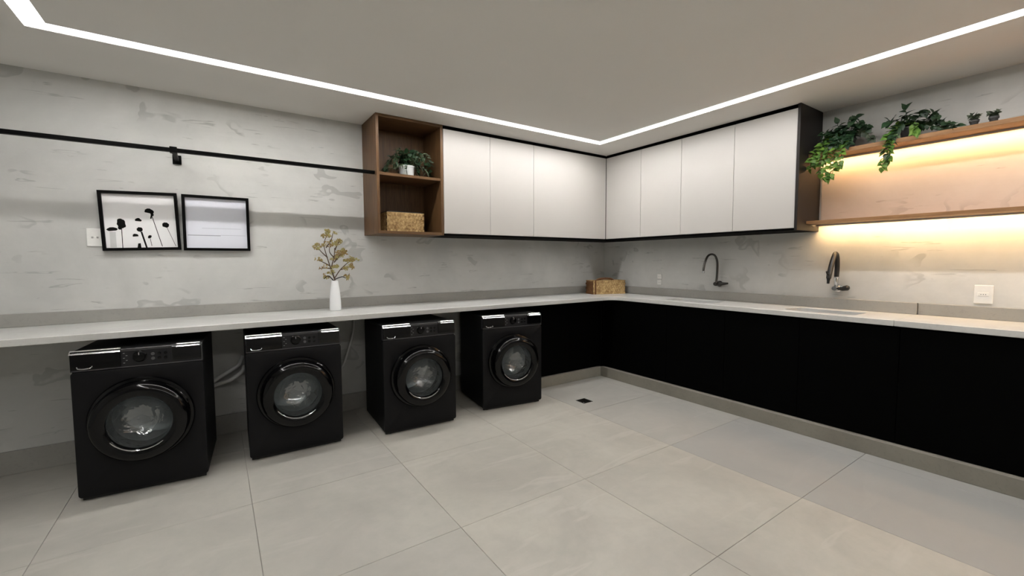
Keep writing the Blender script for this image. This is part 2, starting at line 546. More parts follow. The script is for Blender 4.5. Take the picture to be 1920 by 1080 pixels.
def sink(label, s):
    x0, x1, y0, y1 = s
    o = thing('sink', label, 'sink', ((x0 + x1) / 2, (y0 + y1) / 2, 0.76))
    off = o.location.copy()
    bm = bmesh.new()
    e, zt, zb = 0.004, CB - 0.001, 0.765
    loops = []
    for inset, z in ((-0.02, zt), (-e, zt), (0.004, zb + 0.03), (0.03, zb)):
        loops.append([bm.verts.new((x, y, z)) for x, y in rrect(x0 + inset, x1 - inset, y0 + inset, y1 - inset, 0.035)])
    for a, b in zip(loops, loops[1:]):
        n = len(a)
        for k in range(n):
            bm.faces.new((a[k], a[(k + 1) % n], b[(k + 1) % n], b[k]))
    bm.faces.new(loops[-1])
    done(bm, 'basin', 'steel', o, True, off)
    bm = bmesh.new()
    lathe(bm, [(0.0005, 0.772), (0.02, 0.771), (0.04, 0.768), (0.045, 0.7655)], 24, 'Z', (off.x, off.y, 0))
    done(bm, 'strainer', 'chrome', o, True, off)
sink('steel sink let into the counter under the curved grey faucet', SINK_A)
sink('steel sink let into the counter under the black faucet', SINK_B)

def splash(label, dims):
    tag(boxobj('backsplash', dims, 'splash', bevel=0.003), label, 'backsplash')
splash('grey stone upstand along the back of the washing machine counter', (XL, XR - 0.001, YB - 0.021, YB - 0.001, CT, 1.03))
splash('grey stone upstand behind the two faucets', (XR - 0.035, XR, SEAM, YB - 0.021, CT, 1.03))
splash('grey stone upstand under the double outlet plate right of the joint', (XR - 0.02, XR, -0.9, SEAM - 0.003, CT, 1.03))

# ---------------------------------------------------------------- wall cabinets
WZ0, WZ1 = 1.588, ZC
DT, DB = 2.548, 1.606
cab = thing('wall_cabinet', 'white wall cabinet with flat doors next to the wooden open cubby', 'cabinet', (2.8, 3.86, WZ0))
off = cab.location.copy()
boxobj('carcass', (1.748, XR, 3.672, YB, WZ0, WZ1), 'black', cab, off)
boxobj('bottom_panel', (1.748, 3.85, 3.652, 3.672, WZ0, DB - 0.002), 'black', cab, off)
boxobj('top_filler', (1.748, 3.85, 3.655, 3.672, DT + 0.002, WZ1), 'black', cab, off)
xs = [1.748, 2.245, 2.776, 3.848]
for a, b in zip(xs, xs[1:]):
    boxobj('door', (a + 0.0015, b - 0.0015, 3.65, 3.671, DB, DT), 'door', cab, off, bevel=0.0015, segs=1)
cab = thing('wall_cabinet', 'white wall cabinet with flat doors and black end beside the hanging plants', 'cabinet', (4.05, 2.6, WZ0))
off = cab.location.copy()
boxobj('carcass', (3.872, XR, 1.61, 3.671, WZ0, WZ1), 'black', cab, off)
boxobj('end_panel', (3.842, XR, 1.588, 1.609, WZ0, WZ1), 'brownblack', cab, off, bevel=0.001, segs=1)
boxobj('bottom_panel', (3.852, 3.871, 1.61, 3.65, WZ0, DB - 0.002), 'black', cab, off)
boxobj('top_filler', (3.855, 3.871, 1.61, 3.65, DT + 0.002, WZ1), 'black', cab, off)
ys = [1.611, 2.117, 2.648, 3.143, 3.648]
for a, b in zip(ys, ys[1:]):
    boxobj('door', (3.85, 3.871, a + 0.0015, b - 0.0015, DB, DT), 'door', cab, off, bevel=0.0015, segs=1)

# open wooden cubby
cub = thing('open_cubby', 'brown wooden open cubby with one inner shelf on the wall', 'shelf', (1.44, 3.85, WZ0))
off = cub.location.copy()
NX0, NX1, NY, NZ0, NZ1, nt = 1.138, 1.745, 3.65, 1.588, 2.58, 0.024
boxobj('side_panel', (NX0, NX0 + nt, NY, YB, NZ0, NZ1), 'wood_v', cub, off, bevel=0.001, segs=1)
boxobj('side_panel', (NX1 - nt, NX1, NY, YB, NZ0, NZ1), 'wood_v', cub, off, bevel=0.001, segs=1)
boxobj('top_panel', (NX0 + nt, NX1 - nt, NY, YB, NZ1 - nt, NZ1), 'wood_h', cub, off, bevel=0.001, segs=1)
boxobj('bottom_panel', (NX0 + nt, NX1 - nt, NY, YB, NZ0, NZ0 + nt), 'wood_h', cub, off, bevel=0.001, segs=1)
boxobj('back_panel', (NX0 + nt, NX1 - nt, YB - 0.012, YB, NZ0 + nt, NZ1 - nt), 'wood_v', cub, off)
boxobj('shelf', (NX0 + nt, NX1 - nt, NY + 0.008, YB - 0.012, 2.078, 2.102), 'wood_h', cub, off, bevel=0.001, segs=1)

# ---------------------------------------------------------------- lit wall shelves on the right
M['tanwall'] = cement('tan_cement_panel', (196, 182, 170), (180, 165, 152), (146, 131, 120), 1.0)  # tan panel assumed over this stretch of wall
tag(boxobj('tan_panel', (XR - 0.013, XR - 0.001, -0.9, 1.572, 1.665, 2.169), 'tanwall', bevel=0.001, segs=1), 'tan panel on the wall between the two lit shelves', 'panel')
def lit_shelf(label, z0, z1):
    o = thing('wall_shelf', label, 'shelf', (4.12, 0.35, z0))
    off = o.location.copy()
    boxobj('board', (4.0, XR, -0.9, 1.586, z0, z1), 'shelfwood', o, off, bevel=0.0012, segs=1)
    boxobj('light_strip', (4.172, 4.184, -0.88, 1.575, z0 - 0.004, z0 - 0.0005), 'warmled', o, off)
    boxobj('light_profile', (4.164, 4.171, -0.88, 1.575, z0 - 0.012, z0 - 0.0002), 'profile', o, off)
    return o
lit_shelf('upper wooden wall shelf carrying plants with warm light below', 2.17, 2.20)
lit_shelf('lower thin wooden wall shelf with warm light below', 1.64, 1.664)

# ---------------------------------------------------------------- hanging rod
rod = thing('hanging_rod', 'long thin black hanging rod ending at the wooden cubby', 'rod', (-0.73, 3.71, 2.10))
off = rod.location.copy()
bm = bmesh.new()
box(bm, XL, NX0, 3.692, 3.728, 2.087, 2.112)
done(bm, 'bar', 'rod', rod, off=off, bevel=0.003)
for bx in (-0.2, -2.0):
    br = boxobj('bracket', (bx - 0.012, bx + 0.012, 3.72, YB - 0.01, 2.088, 2.112), 'rod', rod, off, bevel=0.002)
    boxobj('wall_plate', (bx - 0.026, bx + 0.026, YB - 0.016, YB, 2.068, 2.132), 'rod', br, off, bevel=0.002)
    boxobj('clamp', (bx - 0.02, bx + 0.02, 3.688, 3.732, 2.081, 2.120), 'rod', br, off, bevel=0.002)

# ---------------------------------------------------------------- pictures
def picture(label, x0, x1, z0, z1, rot, paper):
    """local frame: x right, z up, y into the wall; origin at the lower left corner"""
    o = thing('framed_picture', label, 'picture', (x0, YB, z0))
    o.rotation_euler = (0, rot, 0)
    W, H, f, d = x1 - x0, z1 - z0, 0.019, 0.034
    fr = bmesh.new()
    box(fr, 0, W, -d, -0.001, 0, f); box(fr, 0, W, -d, -0.001, H - f, H)
    box(fr, 0, f, -d, -0.001, f, H - f); box(fr, W - f, W, -d, -0.001, f, H - f)
    done(fr, 'frame', 'frame', o)
    boxobj('sheet', (f, W - f, -0.014, -0.002, f, H - f), paper, o)
    return o, W, H
pic, W, H = picture('framed print of black flower silhouettes beside the light switch', -0.628, -0.200, 1.432, 1.842, -0.03, 'paper')
def flat(bm, pts, y=-0.0146):
    vs = [bm.verts.new((x, y, z)) for x, z in pts]
    bm.faces.new(vs)
def blob(bm, cx, cz, rx, rz, cut=None, seed=0, tilt=0):
    rnd = random.Random(seed)
    pts = []
    for k in range(20):
        a = 2 * math.pi * k / 20
        r = 1 + rnd.uniform(-0.10, 0.10)
        x, z = rx * r * math.cos(a), rz * r * math.sin(a)
        if cut is not None: z = max(z, cut * rz)
        pts.append((cx + x * math.cos(tilt) - z * math.sin(tilt), cz + x * math.sin(tilt) + z * math.cos(tilt)))
    flat(bm, pts)
def line(bm, a, b, wd):
    dx, dz = b[0] - a[0], b[1] - a[1]
    l = math.hypot(dx, dz)
    nx, nz = -dz / l * wd / 2, dx / l * wd / 2
    flat(bm, [(a[0] + nx, a[1] + nz), (a[0] - nx, a[1] - nz), (b[0] - nx, b[1] - nz), (b[0] + nx, b[1] + nz)], -0.0144)
# picture coordinates: u,v in 0..1 of the sheet
def uv(u, v): return (0.019 + u * (W - 0.038), 0.019 + v * (H - 0.038))
heads = [(0.095, 0.345, .050, .026, -0.75, 0.1), (0.225, 0.455, .042, .062, None, 0.2), (0.46, 0.515, .032, .030, -0.35, -0.1), (0.47, 0.345, .030, .030, None, -0.3),
         (0.405, 0.225, .030, .026, -0.35, 0.1), (0.60, 0.205, .016, .024, None, -0.6), (0.625, 0.685, .046, .040, -0.5, -0.25), (0.845, 0.435, .038, .034, None, -0.25)]
for i, (u, v, rx, rz, cut, ti) in enumerate(heads):
    bm = bmesh.new()
    x, z = uv(u, v)
    blob(bm, x, z, rx * 0.55, rz * 0.55, cut, i, ti)
    if i == 6: blob(bm, x + 0.014, z - 0.014, .009, .018, None, 40, 0.3)
    if i == 1: blob(bm, x - 0.009, z - 0.030, .010, .014, None, 41, 0.0)
    done(bm, 'flower_head', 'ink', pic)
for a, b, wd in (((0.225, .40), (0.215, 0.0), .004), ((0.655, .62), (0.77, 0.02), .004), ((0.49, .30), (0.545, 0.0), .010), ((0.86, .39), (0.97, 0.02), .0025),
                 ((0.605, .17), (0.62, 0.03), .003), ((0.655, .63), (0.64, .55), .008)):
    bm = bmesh.new(); line(bm, uv(*a), uv(*b), wd); done(bm, 'flower_stem', 'ink', pic)
bm = bmesh.new(); flat(bm, [uv(0.415, 0), uv(0.47, 0), uv(0.465, 0.085), uv(0.43, 0.08)]); done(bm, 'flower_stem', 'ink', pic)
bm = bmesh.new(); flat(bm, [uv(0.05, 0.01), uv(0.135, 0.01), uv(0.14, 0.30), uv(0.06, 0.30)], -0.0143); done(bm, 'pale_wash', 'palegrey', pic)
pic, W, H = picture('framed pale bluish print with faint lines, nearer the wooden cubby', -0.186, 0.237, 1.440, 1.852, 0.0, 'paper_blue')
for u0, u1, v, wd in ((0.02, 0.55, 0.255, .006), (0.55, 0.97, 0.265, .002), (0.25, 0.9, 0.40, .002)):
    bm = bmesh.new(); line(bm, uv(u0, v), uv(u1, v), wd); done(bm, 'printed_line', 'greyink', pic)

# ---------------------------------------------------------------- switches and outlets
sw = thing('light_switch', 'white light switch plate left of the flower print', 'switch', (-0.666, YB, 1.523))
boxobj('plate', (-0.042, 0.042, -0.009, 0, -0.06, 0.06), 'plate', sw, bevel=0.003)
for k in range(3):
    boxobj('rocker', (-0.018 + k * 0.013, -0.007 + k * 0.013, -0.012, -0.0085, -0.006, 0.006), 'rocker' if k != 1 else 'plate', sw, bevel=0.001, segs=1)
ot = thing('wall_outlet', 'small white twin outlet left of the curved grey faucet', 'outlet', (XR, 3.178, 1.13))
for zc in (-0.034, 0.034):
    pl = boxobj('socket_module', (-0.008, 0, -0.030, 0.030, zc - 0.027, zc + 0.027), 'plate', ot, bevel=0.003)
    for yy in (-0.011, 0.011):
        bm = bmesh.new(); lathe(bm, [(0.0025, -0.0086), (0.0025, -0.006)], 8, 'X', (0, yy, zc), True, True); done(bm, 'socket_hole', 'slot', pl)
ot = thing('wall_outlet', 'cream outlet plate under the lit shelf, right of the black faucet', 'outlet', (XR, 0.606, 1.112))
pl = boxobj('plate', (-0.009, 0, -0.044, 0.044, -0.062, 0.062), 'plate', ot, bevel=0.003)
md = boxobj('socket_module', (-0.012, -0.0085, -0.026, 0.026, -0.012, 0.012), 'plate', ot, bevel=0.002)
for yy in (-0.011, 0, 0.011):
    bm = bmesh.new(); lathe(bm, [(0.0025, -0.0126), (0.0025, -0.010)], 8, 'X', (0, yy, 0), True, True); done(bm, 'socket_hole', 'slot', md)

# ---------------------------------------------------------------- faucets
fa = thing('wall_faucet', 'slim dark grey curved faucet on the wall between the outlets', 'faucet', (XR, 2.45, 1.11))
off = fa.location.copy()
bm = bmesh.new()
lathe(bm, [(0.030, 4.248), (0.030, 4.236), (0.022, 4.23), (0.020, 4.165), (0.017, 4.155)], 24, 'X', (0, 2.45, 1.11), True, True)
done(bm, 'valve_body', 'faucet', fa, True, off)
bm = bmesh.new()
tube(bm, spline([(4.178, 2.45, 1.118), (4.19, 2.45, 1.17), (4.196, 2.45, 1.25), (4.19, 2.45, 1.335), (4.15, 2.45, 1.392), (4.085, 2.45, 1.408), (4.02, 2.45, 1.388), (3.975, 2.45, 1.33), (3.955, 2.45, 1.27), (3.95, 2.45, 1.235)], 6), 0.0105, 12)
done(bm, 'spout', 'faucet', fa, True, off)
bm = bmesh.new()
lathe(bm, [(0.013, 1.222), (0.013, 1.245)], 16, 'Z', (3.95, 2.45, 0), True, True)
done(bm, 'aerator', 'chrome', fa, True, off)
bm = bmesh.new()
tube(bm, [(4.20, 2.43, 1.11), (4.20, 2.40, 1.112), (4.198, 2.34, 1.118)], [0.017, 0.016, 0.010], 12)
done(bm, 'handle', 'faucet', fa, True, off)

fb = thing('wall_faucet', 'thick black spout faucet with chrome valve under the lit shelf', 'faucet', (XR, 1.43, 1.115))
off = fb.location.copy()
bm = bmesh.new()
lathe(bm, [(0.032, 4.248), (0.032, 4.236), (0.022, 4.23), (0.020, 4.175), (0.017, 4.165)], 24, 'X', (0, 1.43, 1.115), True, True)
done(bm, 'valve_body', 'chrome', fb, True, off)
bm = bmesh.new()
lathe(bm, [(0.014, 1.115), (0.014, 1.19), (0.018, 1.195), (0.018, 1.21)], 18, 'Z', (4.205, 1.43, 0), True, True)
done(bm, 'riser', 'chrome', fb, True, off)
bm = bmesh.new()
pp = spline([(4.205, 1.43, 1.205), (4.21, 1.43, 1.29), (4.20, 1.43, 1.36), (4.172, 1.43, 1.398), (4.14, 1.43, 1.378), (4.095, 1.43, 1.31), (4.06, 1.43, 1.235), (4.05, 1.43, 1.20)], 6)
tube(bm, pp, 0.0175, 14)
done(bm, 'spout', 'blackfaucet', fb, True, off)
bm = bmesh.new()
tube(bm, [(4.052, 1.43, 1.21), (4.045, 1.43, 1.18), (4.042, 1.43, 1.158)], [0.017, 0.010, 0.009], 14)
done(bm, 'nozzle', 'blackfaucet', fb, True, off)
bm = bmesh.new()
tube(bm, [(4.06, 1.43, 1.225), (4.02, 1.43, 1.235), (4.00, 1.43, 1.255)], [0.008, 0.006, 0.005], 10)
done(bm, 'spray_lever', 'blackfaucet', fb, True, off)
bm = bmesh.new()
tube(bm, [(4.20, 1.412, 1.112), (4.20, 1.385, 1.114), (4.198, 1.35, 1.122), (4.197, 1.338, 1.124)], [0.012, 0.019, 0.022, 0.012], 14)
done(bm, 'handle', 'blackfaucet', fb, True, off)

# ---------------------------------------------------------------- washing machines (local: front at y=-0.30, base centre at the origin)
def make_washer():
    o = thing('washing_machine', 'washer', 'washing machine', group='black front-loading washing machines under the counter')
    Wd, D, Hh, ZD = 0.60, 0.60, 0.855, 0.435
    # housing: front sheet with a round opening, then the other five sheets
    bm = bmesh.new()
    circ = [(0.238 * math.cos(2 * math.pi * k / 48), ZD + 0.238 * math.sin(2 * math.pi * k / 48)) for k in range(48)]
    slab(bm, rrect(-Wd / 2, Wd / 2, 0.025, 0.742, 0.018), [circ], 0.28, 0.30)
    bmesh.ops.transform(bm, matrix=Matrix.Rotation(math.pi / 2, 4, 'X'), verts=bm.verts)   # (x,y,z)->(x,-z,y)
    done(bm, 'front_panel', 'body', o, True, bevel=0.004)
    bm = bmesh.new()
    box(bm, -Wd / 2 + 0.002, -Wd / 2 + 0.016, -0.279, 0.30, 0.025, Hh - 0.016)
    box(bm, Wd / 2 - 0.016, Wd / 2 - 0.002, -0.279, 0.30, 0.025, Hh - 0.016)
    box(bm, -Wd / 2 + 0.016, Wd / 2 - 0.016, 0.286, 0.30, 0.025, Hh - 0.016)
    box(bm, -Wd / 2 + 0.016, Wd / 2 - 0.016, -0.279, 0.286, 0.025, 0.04)
    done(bm, 'housing', 'side', o, bevel=0.002, segs=1)
    boxobj('lid', (-Wd / 2 + 0.001, Wd / 2 - 0.001, -0.262, 0.30, Hh - 0.016, Hh), 'side', o, bevel=0.005)
    # control panel with its drawer, dial and display
    def pbox(x0, x1, y0, y1, z0, z1, r, name, mat, parent):
        """box whose upper front edge is rolled over with radius r"""
        bm = bmesh.new()
        prof = [(y1, z0), (y0, z0), (y0, z1 - r)]
        for k in range(1, 8):
            a = math.pi / 2 * k / 8
            prof.append((y0 + r - r * math.cos(a), z1 - r + r * math.sin(a)))
        prof += [(y0 + r, z1), (y1, z1)]
        A = [bm.verts.new((x0, y, z)) for y, z in prof]
        B = [bm.verts.new((x1, y, z)) for y, z in prof]
        n = len(prof)
        for k in range(n):
            bm.faces.new((A[k], A[(k + 1) % n], B[(k + 1) % n], B[k]))
        bm.faces.new(A[::-1]); bm.faces.new(B)
        return done(bm, name, mat, parent, True)
    cp = pbox(-Wd / 2, Wd / 2, -0.296, -0.263, 0.745, Hh, 0.008, 'control_panel', 'panel', o)
    dr = pbox(-0.296, -0.085, -0.306, -0.27, 0.757, Hh + 0.004, 0.024, 'detergent_drawer', 'gloss', cp)
    def facet(x0, x1, yf, zt, hgt, mat):
        """slanted silver edge along the top of the panel"""
        bm = bmesh.new()
        run = hgt * math.tan(math.radians(49))
        pr = [(yf - 0.001, zt - hgt), (yf - 0.001 + run * 0.5, zt - hgt * 0.47), (yf + run, zt), (yf + run, zt - 0.004), (yf + 0.004, zt - hgt)]
        A = [bm.verts.new((x0, y, z)) for y, z in pr]; B = [bm.verts.new((x1, y, z)) for y, z in pr]
        for k in range(5):
            bm.faces.new((A[k], A[(k + 1) % 5], B[(k + 1) % 5], B[k]))
        bm.faces.new(A[::-1]); bm.faces.new(B)
        done(bm, 'silver_edge', mat, cp)
    facet(-0.300, -0.085, -0.308, Hh + 0.007, 0.020, 'satin')
    facet(0.172, 0.288, -0.305, Hh + 0.006, 0.018, 'satin')
    bm = bmesh.new()
    tube(bm, spline([(-0.270, -0.306, 0.772), (-0.262, -0.312, 0.763), (-0.235, -0.314, 0.761), (-0.212, -0.312, 0.764), (-0.206, -0.306, 0.772)], 4), 0.0035, 8)
    done(bm, 'drawer_grip', 'chrome', cp, True)
    pbox(0.150, 0.294, -0.303, -0.27, 0.765, Hh + 0.003, 0.020, 'display', 'dispglass', cp)
    bm = bmesh.new()
    for a in ((-0.296, 0.298, 0.7465, 0.7505), (0.2945, 0.298, 0.7505, Hh - 0.012), (-0.083, 0.148, Hh - 0.014, Hh - 0.011)):
        box(bm, a[0], a[1], -0.2985, -0.294, a[2], a[3])
    done(bm, 'bezel', 'bezel', cp)
    bm = bmesh.new()
    lathe(bm, [(0.034, 0.294), (0.034, 0.300), (0.029, 0.303), (0.026, 0.318), (0.0005, 0.319)], 28, 'F', (0.0, 0, 0.805))
    kn = done(bm, 'program_dial', 'gloss', cp, True)
    boxobj('dial_mark', (-0.002, 0.002, -0.3205, -0.3185, 0.815, 0.829), 'mark', kn)
    for k, (bx, bz) in enumerate(((0.060, 0.812), (0.090, 0.812), (0.120, 0.812), (0.060, 0.785), (0.090, 0.785), (0.120, 0.785))):
        bm = bmesh.new()
        lathe(bm, [(0.009, 0.294), (0.009, 0.2985), (0.0005, 0.299)], 14, 'F', (bx, 0, bz))
        done(bm, 'button', 'gloss' if k % 3 else 'bezel', cp, True)
    for k in range(5):
        boxobj('printed_mark', (-0.075 + (k % 2) * 0.012, -0.067 + (k % 2) * 0.012, -0.2967, -0.2955, 0.770 + k * 0.014, 0.773 + k * 0.014), 'mark', cp)
    # door
    bm = bmesh.new()
    lathe(bm, [(0.150, 0.255), (0.150, 0.370), (0.153, 0.386), (0.166, 0.396), (0.190, 0.400), (0.211, 0.394), (0.224, 0.380), (0.229, 0.356), (0.230, 0.314), (0.244, 0.310), (0.250, 0.300), (0.248, 0.296), (0.215, 0.290), (0.150, 0.255)], 64, 'F', (0, 0, ZD))
    door = done(bm, 'door', 'gloss', o, True)
    bm = bmesh.new()
    lathe(bm, [(0.1500, 0.370), (0.146, 0.351), (0.138, 0.327), (0.125, 0.302), (0.106, 0.279), (0.082, 0.261), (0.056, 0.250), (0.028, 0.244), (0.0005, 0.242)], 56, 'F', (0, 0, ZD))
    done(bm, 'door_glass', 'bowl', door, True)
    # bright trim seen at the foot of the glass
    bm = bmesh.new()
    arcp = [(0.1585 * math.cos(math.radians(a)), -0.394, ZD + 0.1585 * math.sin(math.radians(a))) for a in range(214, 312, 6)]
    tube(bm, arcp, [0.0022] + [0.0036] * (len(arcp) - 2) + [0.0022], 8)
    done(bm, 'door_trim', 'chrome', door, True)
    # recessed grip on the right side of the door
    bm = bmesh.new()
    gp = [(0.234 * math.cos(math.radians(a)), -0.358, ZD + 0.234 * math.sin(math.radians(a))) for a in range(18, 62, 4)]
    tube(bm, gp, [0.003] + [0.008] * (len(gp) - 2) + [0.003], 8)
    done(bm, 'door_grip', 'gloss', door, True)
    bm = bmesh.new()
    lathe(bm, [(0.238, 0.285), (0.200, 0.262), (0.190, 0.235), (0.205, 0.215)], 48, 'F', (0, 0, ZD))
    done(bm, 'door_seal', 'gasket', o, True)
    # drum with three paddles
    bm = bmesh.new()
    lathe(bm, [(0.205, 0.215), (0.222, 0.205), (0.222, -0.14), (0.18, -0.165), (0.06, -0.155), (0.0005, -0.15)], 40, 'F', (0, 0, ZD))
    drum = done(bm, 'drum', 'drum', o, True)
    for k in range(3):
        a = math.radians(70 + 120 * k)
        bm = bmesh.new()
        u, v = Vector((math.cos(a), 0, math.sin(a))), Vector((-math.sin(a), 0, math.cos(a)))
        c0 = Vector((0, 0, ZD))
        prof = [(0.221, -0.04), (0.175, -0.012), (0.165, 0.0), (0.175, 0.012), (0.221, 0.04)]
        A = [bm.verts.new(c0 + u * r + v * s + Vector((0, -0.18, 0))) for r, s in prof]
        B = [bm.verts.new(c0 + u * r + v * s + Vector((0, 0.12, 0))) for r, s in prof]
        for i in range(4):
            bm.faces.new((A[i], A[i + 1], B[i + 1], B[i]))
        bm.faces.new(A[::-1]); bm.faces.new(B)
        done(bm, 'paddle', 'drum', drum, True)
    # feet, kick strip
    for sx in (-1, 1):
        for sy in (-0.25, 0.25):
            bm = bmesh.new()
            lathe(bm, [(0.022, 0.0), (0.022, 0.010), (0.012, 0.012), (0.012, 0.026)], 16, 'Z', (sx * 0.25, sy, 0), True, True)
            done(bm, 'foot', 'slot', o, True)
    boxobj('kick_strip', (-Wd / 2 + 0.012, Wd / 2 - 0.012, -0.275, -0.262, 0.003, 0.024), 'slot', o)
    return o

proto = make_washer()
spots = [(-0.385, 3.30, -4.5, 'black washing machine at the far left end of the counter'),
         (0.445, 3.345, -1.3, 'black washing machine second from the left, below the white vase'),
         (1.335, 3.25, -2.8, 'black washing machine third from the left, below the wooden cubby'),
         (2.235, 3.255, -8.3, 'black washing machine nearest the corner and the floor drain')]
for i, (x, yf, a, lab) in enumerate(spots):
    o = proto if i == 0 else copy_tree(proto)
    r = math.radians(a)
    o.location = (x - 0.30 * math.sin(r), yf + 0.30 * math.cos(r), 0)
    o.rotation_euler = (0, 0, r)
    o['label'] = lab

# hoses behind the machines
def hose(label, pts, r, mat):
    bm = bmesh.new()
    tube(bm, spline(pts, 6), r, 10)
    tag(done(bm, 'hose', mat, smooth=True), label, 'hose')
hose('upper grey hose slanting behind the gap between the first two machines', [(-0.10, 4.02, 0.40), (-0.03, 3.985, 0.455), (0.06, 3.965, 0.51), (0.12, 3.97, 0.55), (0.15, 4.03, 0.60)], 0.014, 'hose')
hose('lower grey hose slanting behind the gap between the first two machines', [(-0.12, 4.02, 0.33), (-0.05, 3.985, 0.405), (0.06, 3.96, 0.44), (0.14, 3.975, 0.49), (0.16, 4.03, 0.52)], 0.014, 'hose')
hose('thin grey hose hanging between the second and third machines', [(0.90, 4.04, 0.40), (0.915, 3.99, 0.45), (0.965, 3.985, 0.60), (1.00, 3.985, 0.72), (1.012, 4.0, 0.82), (1.012, 4.04, 0.86)], 0.009, 'hose')

# ---------------------------------------------------------------- floor drain
dr = thing('floor_drain', 'small square dark drain grate set in the floor', 'drain', (2.89, 3.0, -0.003))
boxobj('pan', (-0.056, 0.056, -0.056, 0.056, -0.0008, 0.0004), 'slot', dr)
bm = bmesh.new()
slab(bm, [(-0.058, -0.058), (0.058, -0.058), (0.058, 0.058), (-0.058, 0.058)], [[(-0.049, -0.049), (0.049, -0.049), (0.049, 0.049), (-0.049, 0.049)]], 0.0004, 0.0034)
done(bm, 'rim', 'drain', dr)
for k in range(6):
    boxobj('bar', (-0.048, 0.048, -0.043 + k * 0.0155, -0.034 + k * 0.0155, 0.0006, 0.003), 'drain', dr)
bm = bmesh.new()
lathe(bm, [(0.010, 0.0030), (0.009, 0.0042), (0.0005, 0.0044)], 14, 'Z', (-0.025, -0.025, 0))
done(bm, 'screw', 'chrome', dr, True)

# ---------------------------------------------------------------- vase and dried branch
bm = bmesh.new()
lathe(bm, [(0.0005, 0.004), (0.040, 0.0), (0.045, 0.004), (0.046, 0.03), (0.044, 0.09), (0.037, 0.17), (0.028, 0.235), (0.027, 0.25), (0.023, 0.25), (0.024, 0.235), (0.032, 0.17), (0.038, 0.09), (0.03, 0.015), (0.0005, 0.012)], 32)
vase = done(bm, 'vase', 'vase', None, True)
vase.location = (0.815, 3.80, CT)
tag(vase, 'slim white ceramic vase standing on the counter', 'vase')

br = thing('dried_branch', 'dried branch with tan and yellow blossoms in the white vase', 'dried flowers', (0.815, 3.80, CT + 0.02))
br_pts = {
    'main': [(0, 0, 0), (0.005, 0, 0.12), (0.0, 0, 0.24), (-0.02, 0.01, 0.33), (0.0, 0.0, 0.42), (0.01, 0.01, 0.50)],
    'a': [(0.0, 0, 0.24), (-0.03, 0, 0.34), (-0.06, -0.01, 0.44), (-0.075, 0, 0.53), (-0.05, 0, 0.60)],
    'b': [(0.0, 0, 0.25), (0.05, 0.01, 0.32), (0.10, 0.0, 0.37), (0.15, 0.01, 0.405)],
    'c': [(0.0, 0, 0.38), (0.04, 0, 0.43), (0.09, 0.0, 0.47)],
    'd': [(-0.05, -0.005, 0.42), (-0.09, 0, 0.46), (-0.13, 0, 0.51)],
    'e': [(0.0, 0, 0.22), (-0.05, -0.01, 0.27), (-0.085, 0, 0.245)],
    'f': [(0.0, 0, 0.24), (0.06, 0, 0.26), (0.09, -0.01, 0.25), (0.12, 0, 0.285)],
    'g': [(-0.03, 0, 0.35), (-0.08, 0, 0.38), (-0.12, 0, 0.40)],
    'h': [(-0.06, 0, 0.5), (-0.02, 0, 0.56), (0.0, 0, 0.63)],
    'j': [(0.0, 0, 0.42), (-0.03, 0.02, 0.47), (-0.02, 0.02, 0.54)],
    'k': [(0.05, 0.01, 0.32), (0.10, 0.02, 0.33), (0.125, 0.02, 0.345)],
    'l': [(0.01, 0.01, 0.48), (0.03, 0, 0.53), (0.05, 0, 0.56)],
    'i': [(-0.02, 0, 0.33), (-0.08, 0, 0.335), (-0.115, 0, 0.33)],
}
for k, pts in br_pts.items():
    bm = bmesh.new()
    q = spline(pts, 4)
    tube(bm, q, [0.0065 * (1 - 0.6 * i / len(q)) * (1.0 if k == 'main' else 0.75) for i in range(len(q))], 6)
    done(bm, 'twig', 'darktwig' if k in 'ef' else 'twig', br, True)
bmesh_cl = []
for s in range(3):
    rnd = random.Random(90 + s)
    bm = bmesh.new()
    for k in range(9):
        m = Matrix.Translation((rnd.uniform(-.017, .017), rnd.uniform(-.014, .014), rnd.uniform(-.011, .011))) @ Matrix.Rotation(rnd.uniform(0, 6), 4, (rnd.random(), rnd.random(), 1)) @ Matrix.Diagonal((1, 0.6, 0.35, 1))
        bmesh.ops.create_icosphere(bm, subdivisions=1, radius=rnd.uniform(0.006, 0.010), matrix=m)
    me = bpy.data.meshes.new('blossom'); bm.to_mesh(me); bm.free()
    me.materials.append(M['blossom'])
    bmesh_cl.append(me)
clusters = [(-0.13, 0.51, 5, .03), (-0.09, 0.53, 4, .03), (-0.02, 0.625, 6, .035), (-0.06, 0.60, 4, .03), (0.02, 0.54, 4, .035), (0.07, 0.475, 7, .035), (0.05, 0.44, 5, .03),
            (0.155, 0.405, 7, .035), (0.11, 0.39, 4, .025), (0.0, 0.42, 5, .03), (-0.03, 0.30, 4, .025), (0.0, 0.34, 3, .02), (-0.115, 0.40, 2, .02), (0.10, 0.33, 3, .025), (-0.08, 0.345, 2, .02), (0.045, 0.555, 4, .025), (-0.02, 0.53, 4, .025), (0.125, 0.345, 3, .02), (-0.06, 0.265, 3, .02), (0.09, 0.255, 3, .02)]
rnd = random.Random(5)
for x, z, n, sp in clusters:
    for k in range(int(n * 1.7)):
        o = bpy.data.objects.new('blossom', rnd.choice(bmesh_cl))
        C.objects.link(o); o.parent = br
        o.location = (x + rnd.uniform(-sp, sp), rnd.uniform(-0.03, 0.03), z + rnd.uniform(-sp, sp) * 0.6)
        o.rotation_euler = (rnd.uniform(-.5, .5), rnd.uniform(-.5, .5), rnd.uniform(0, 6))
        o.scale = [rnd.uniform(0.7, 1.15)] * 3

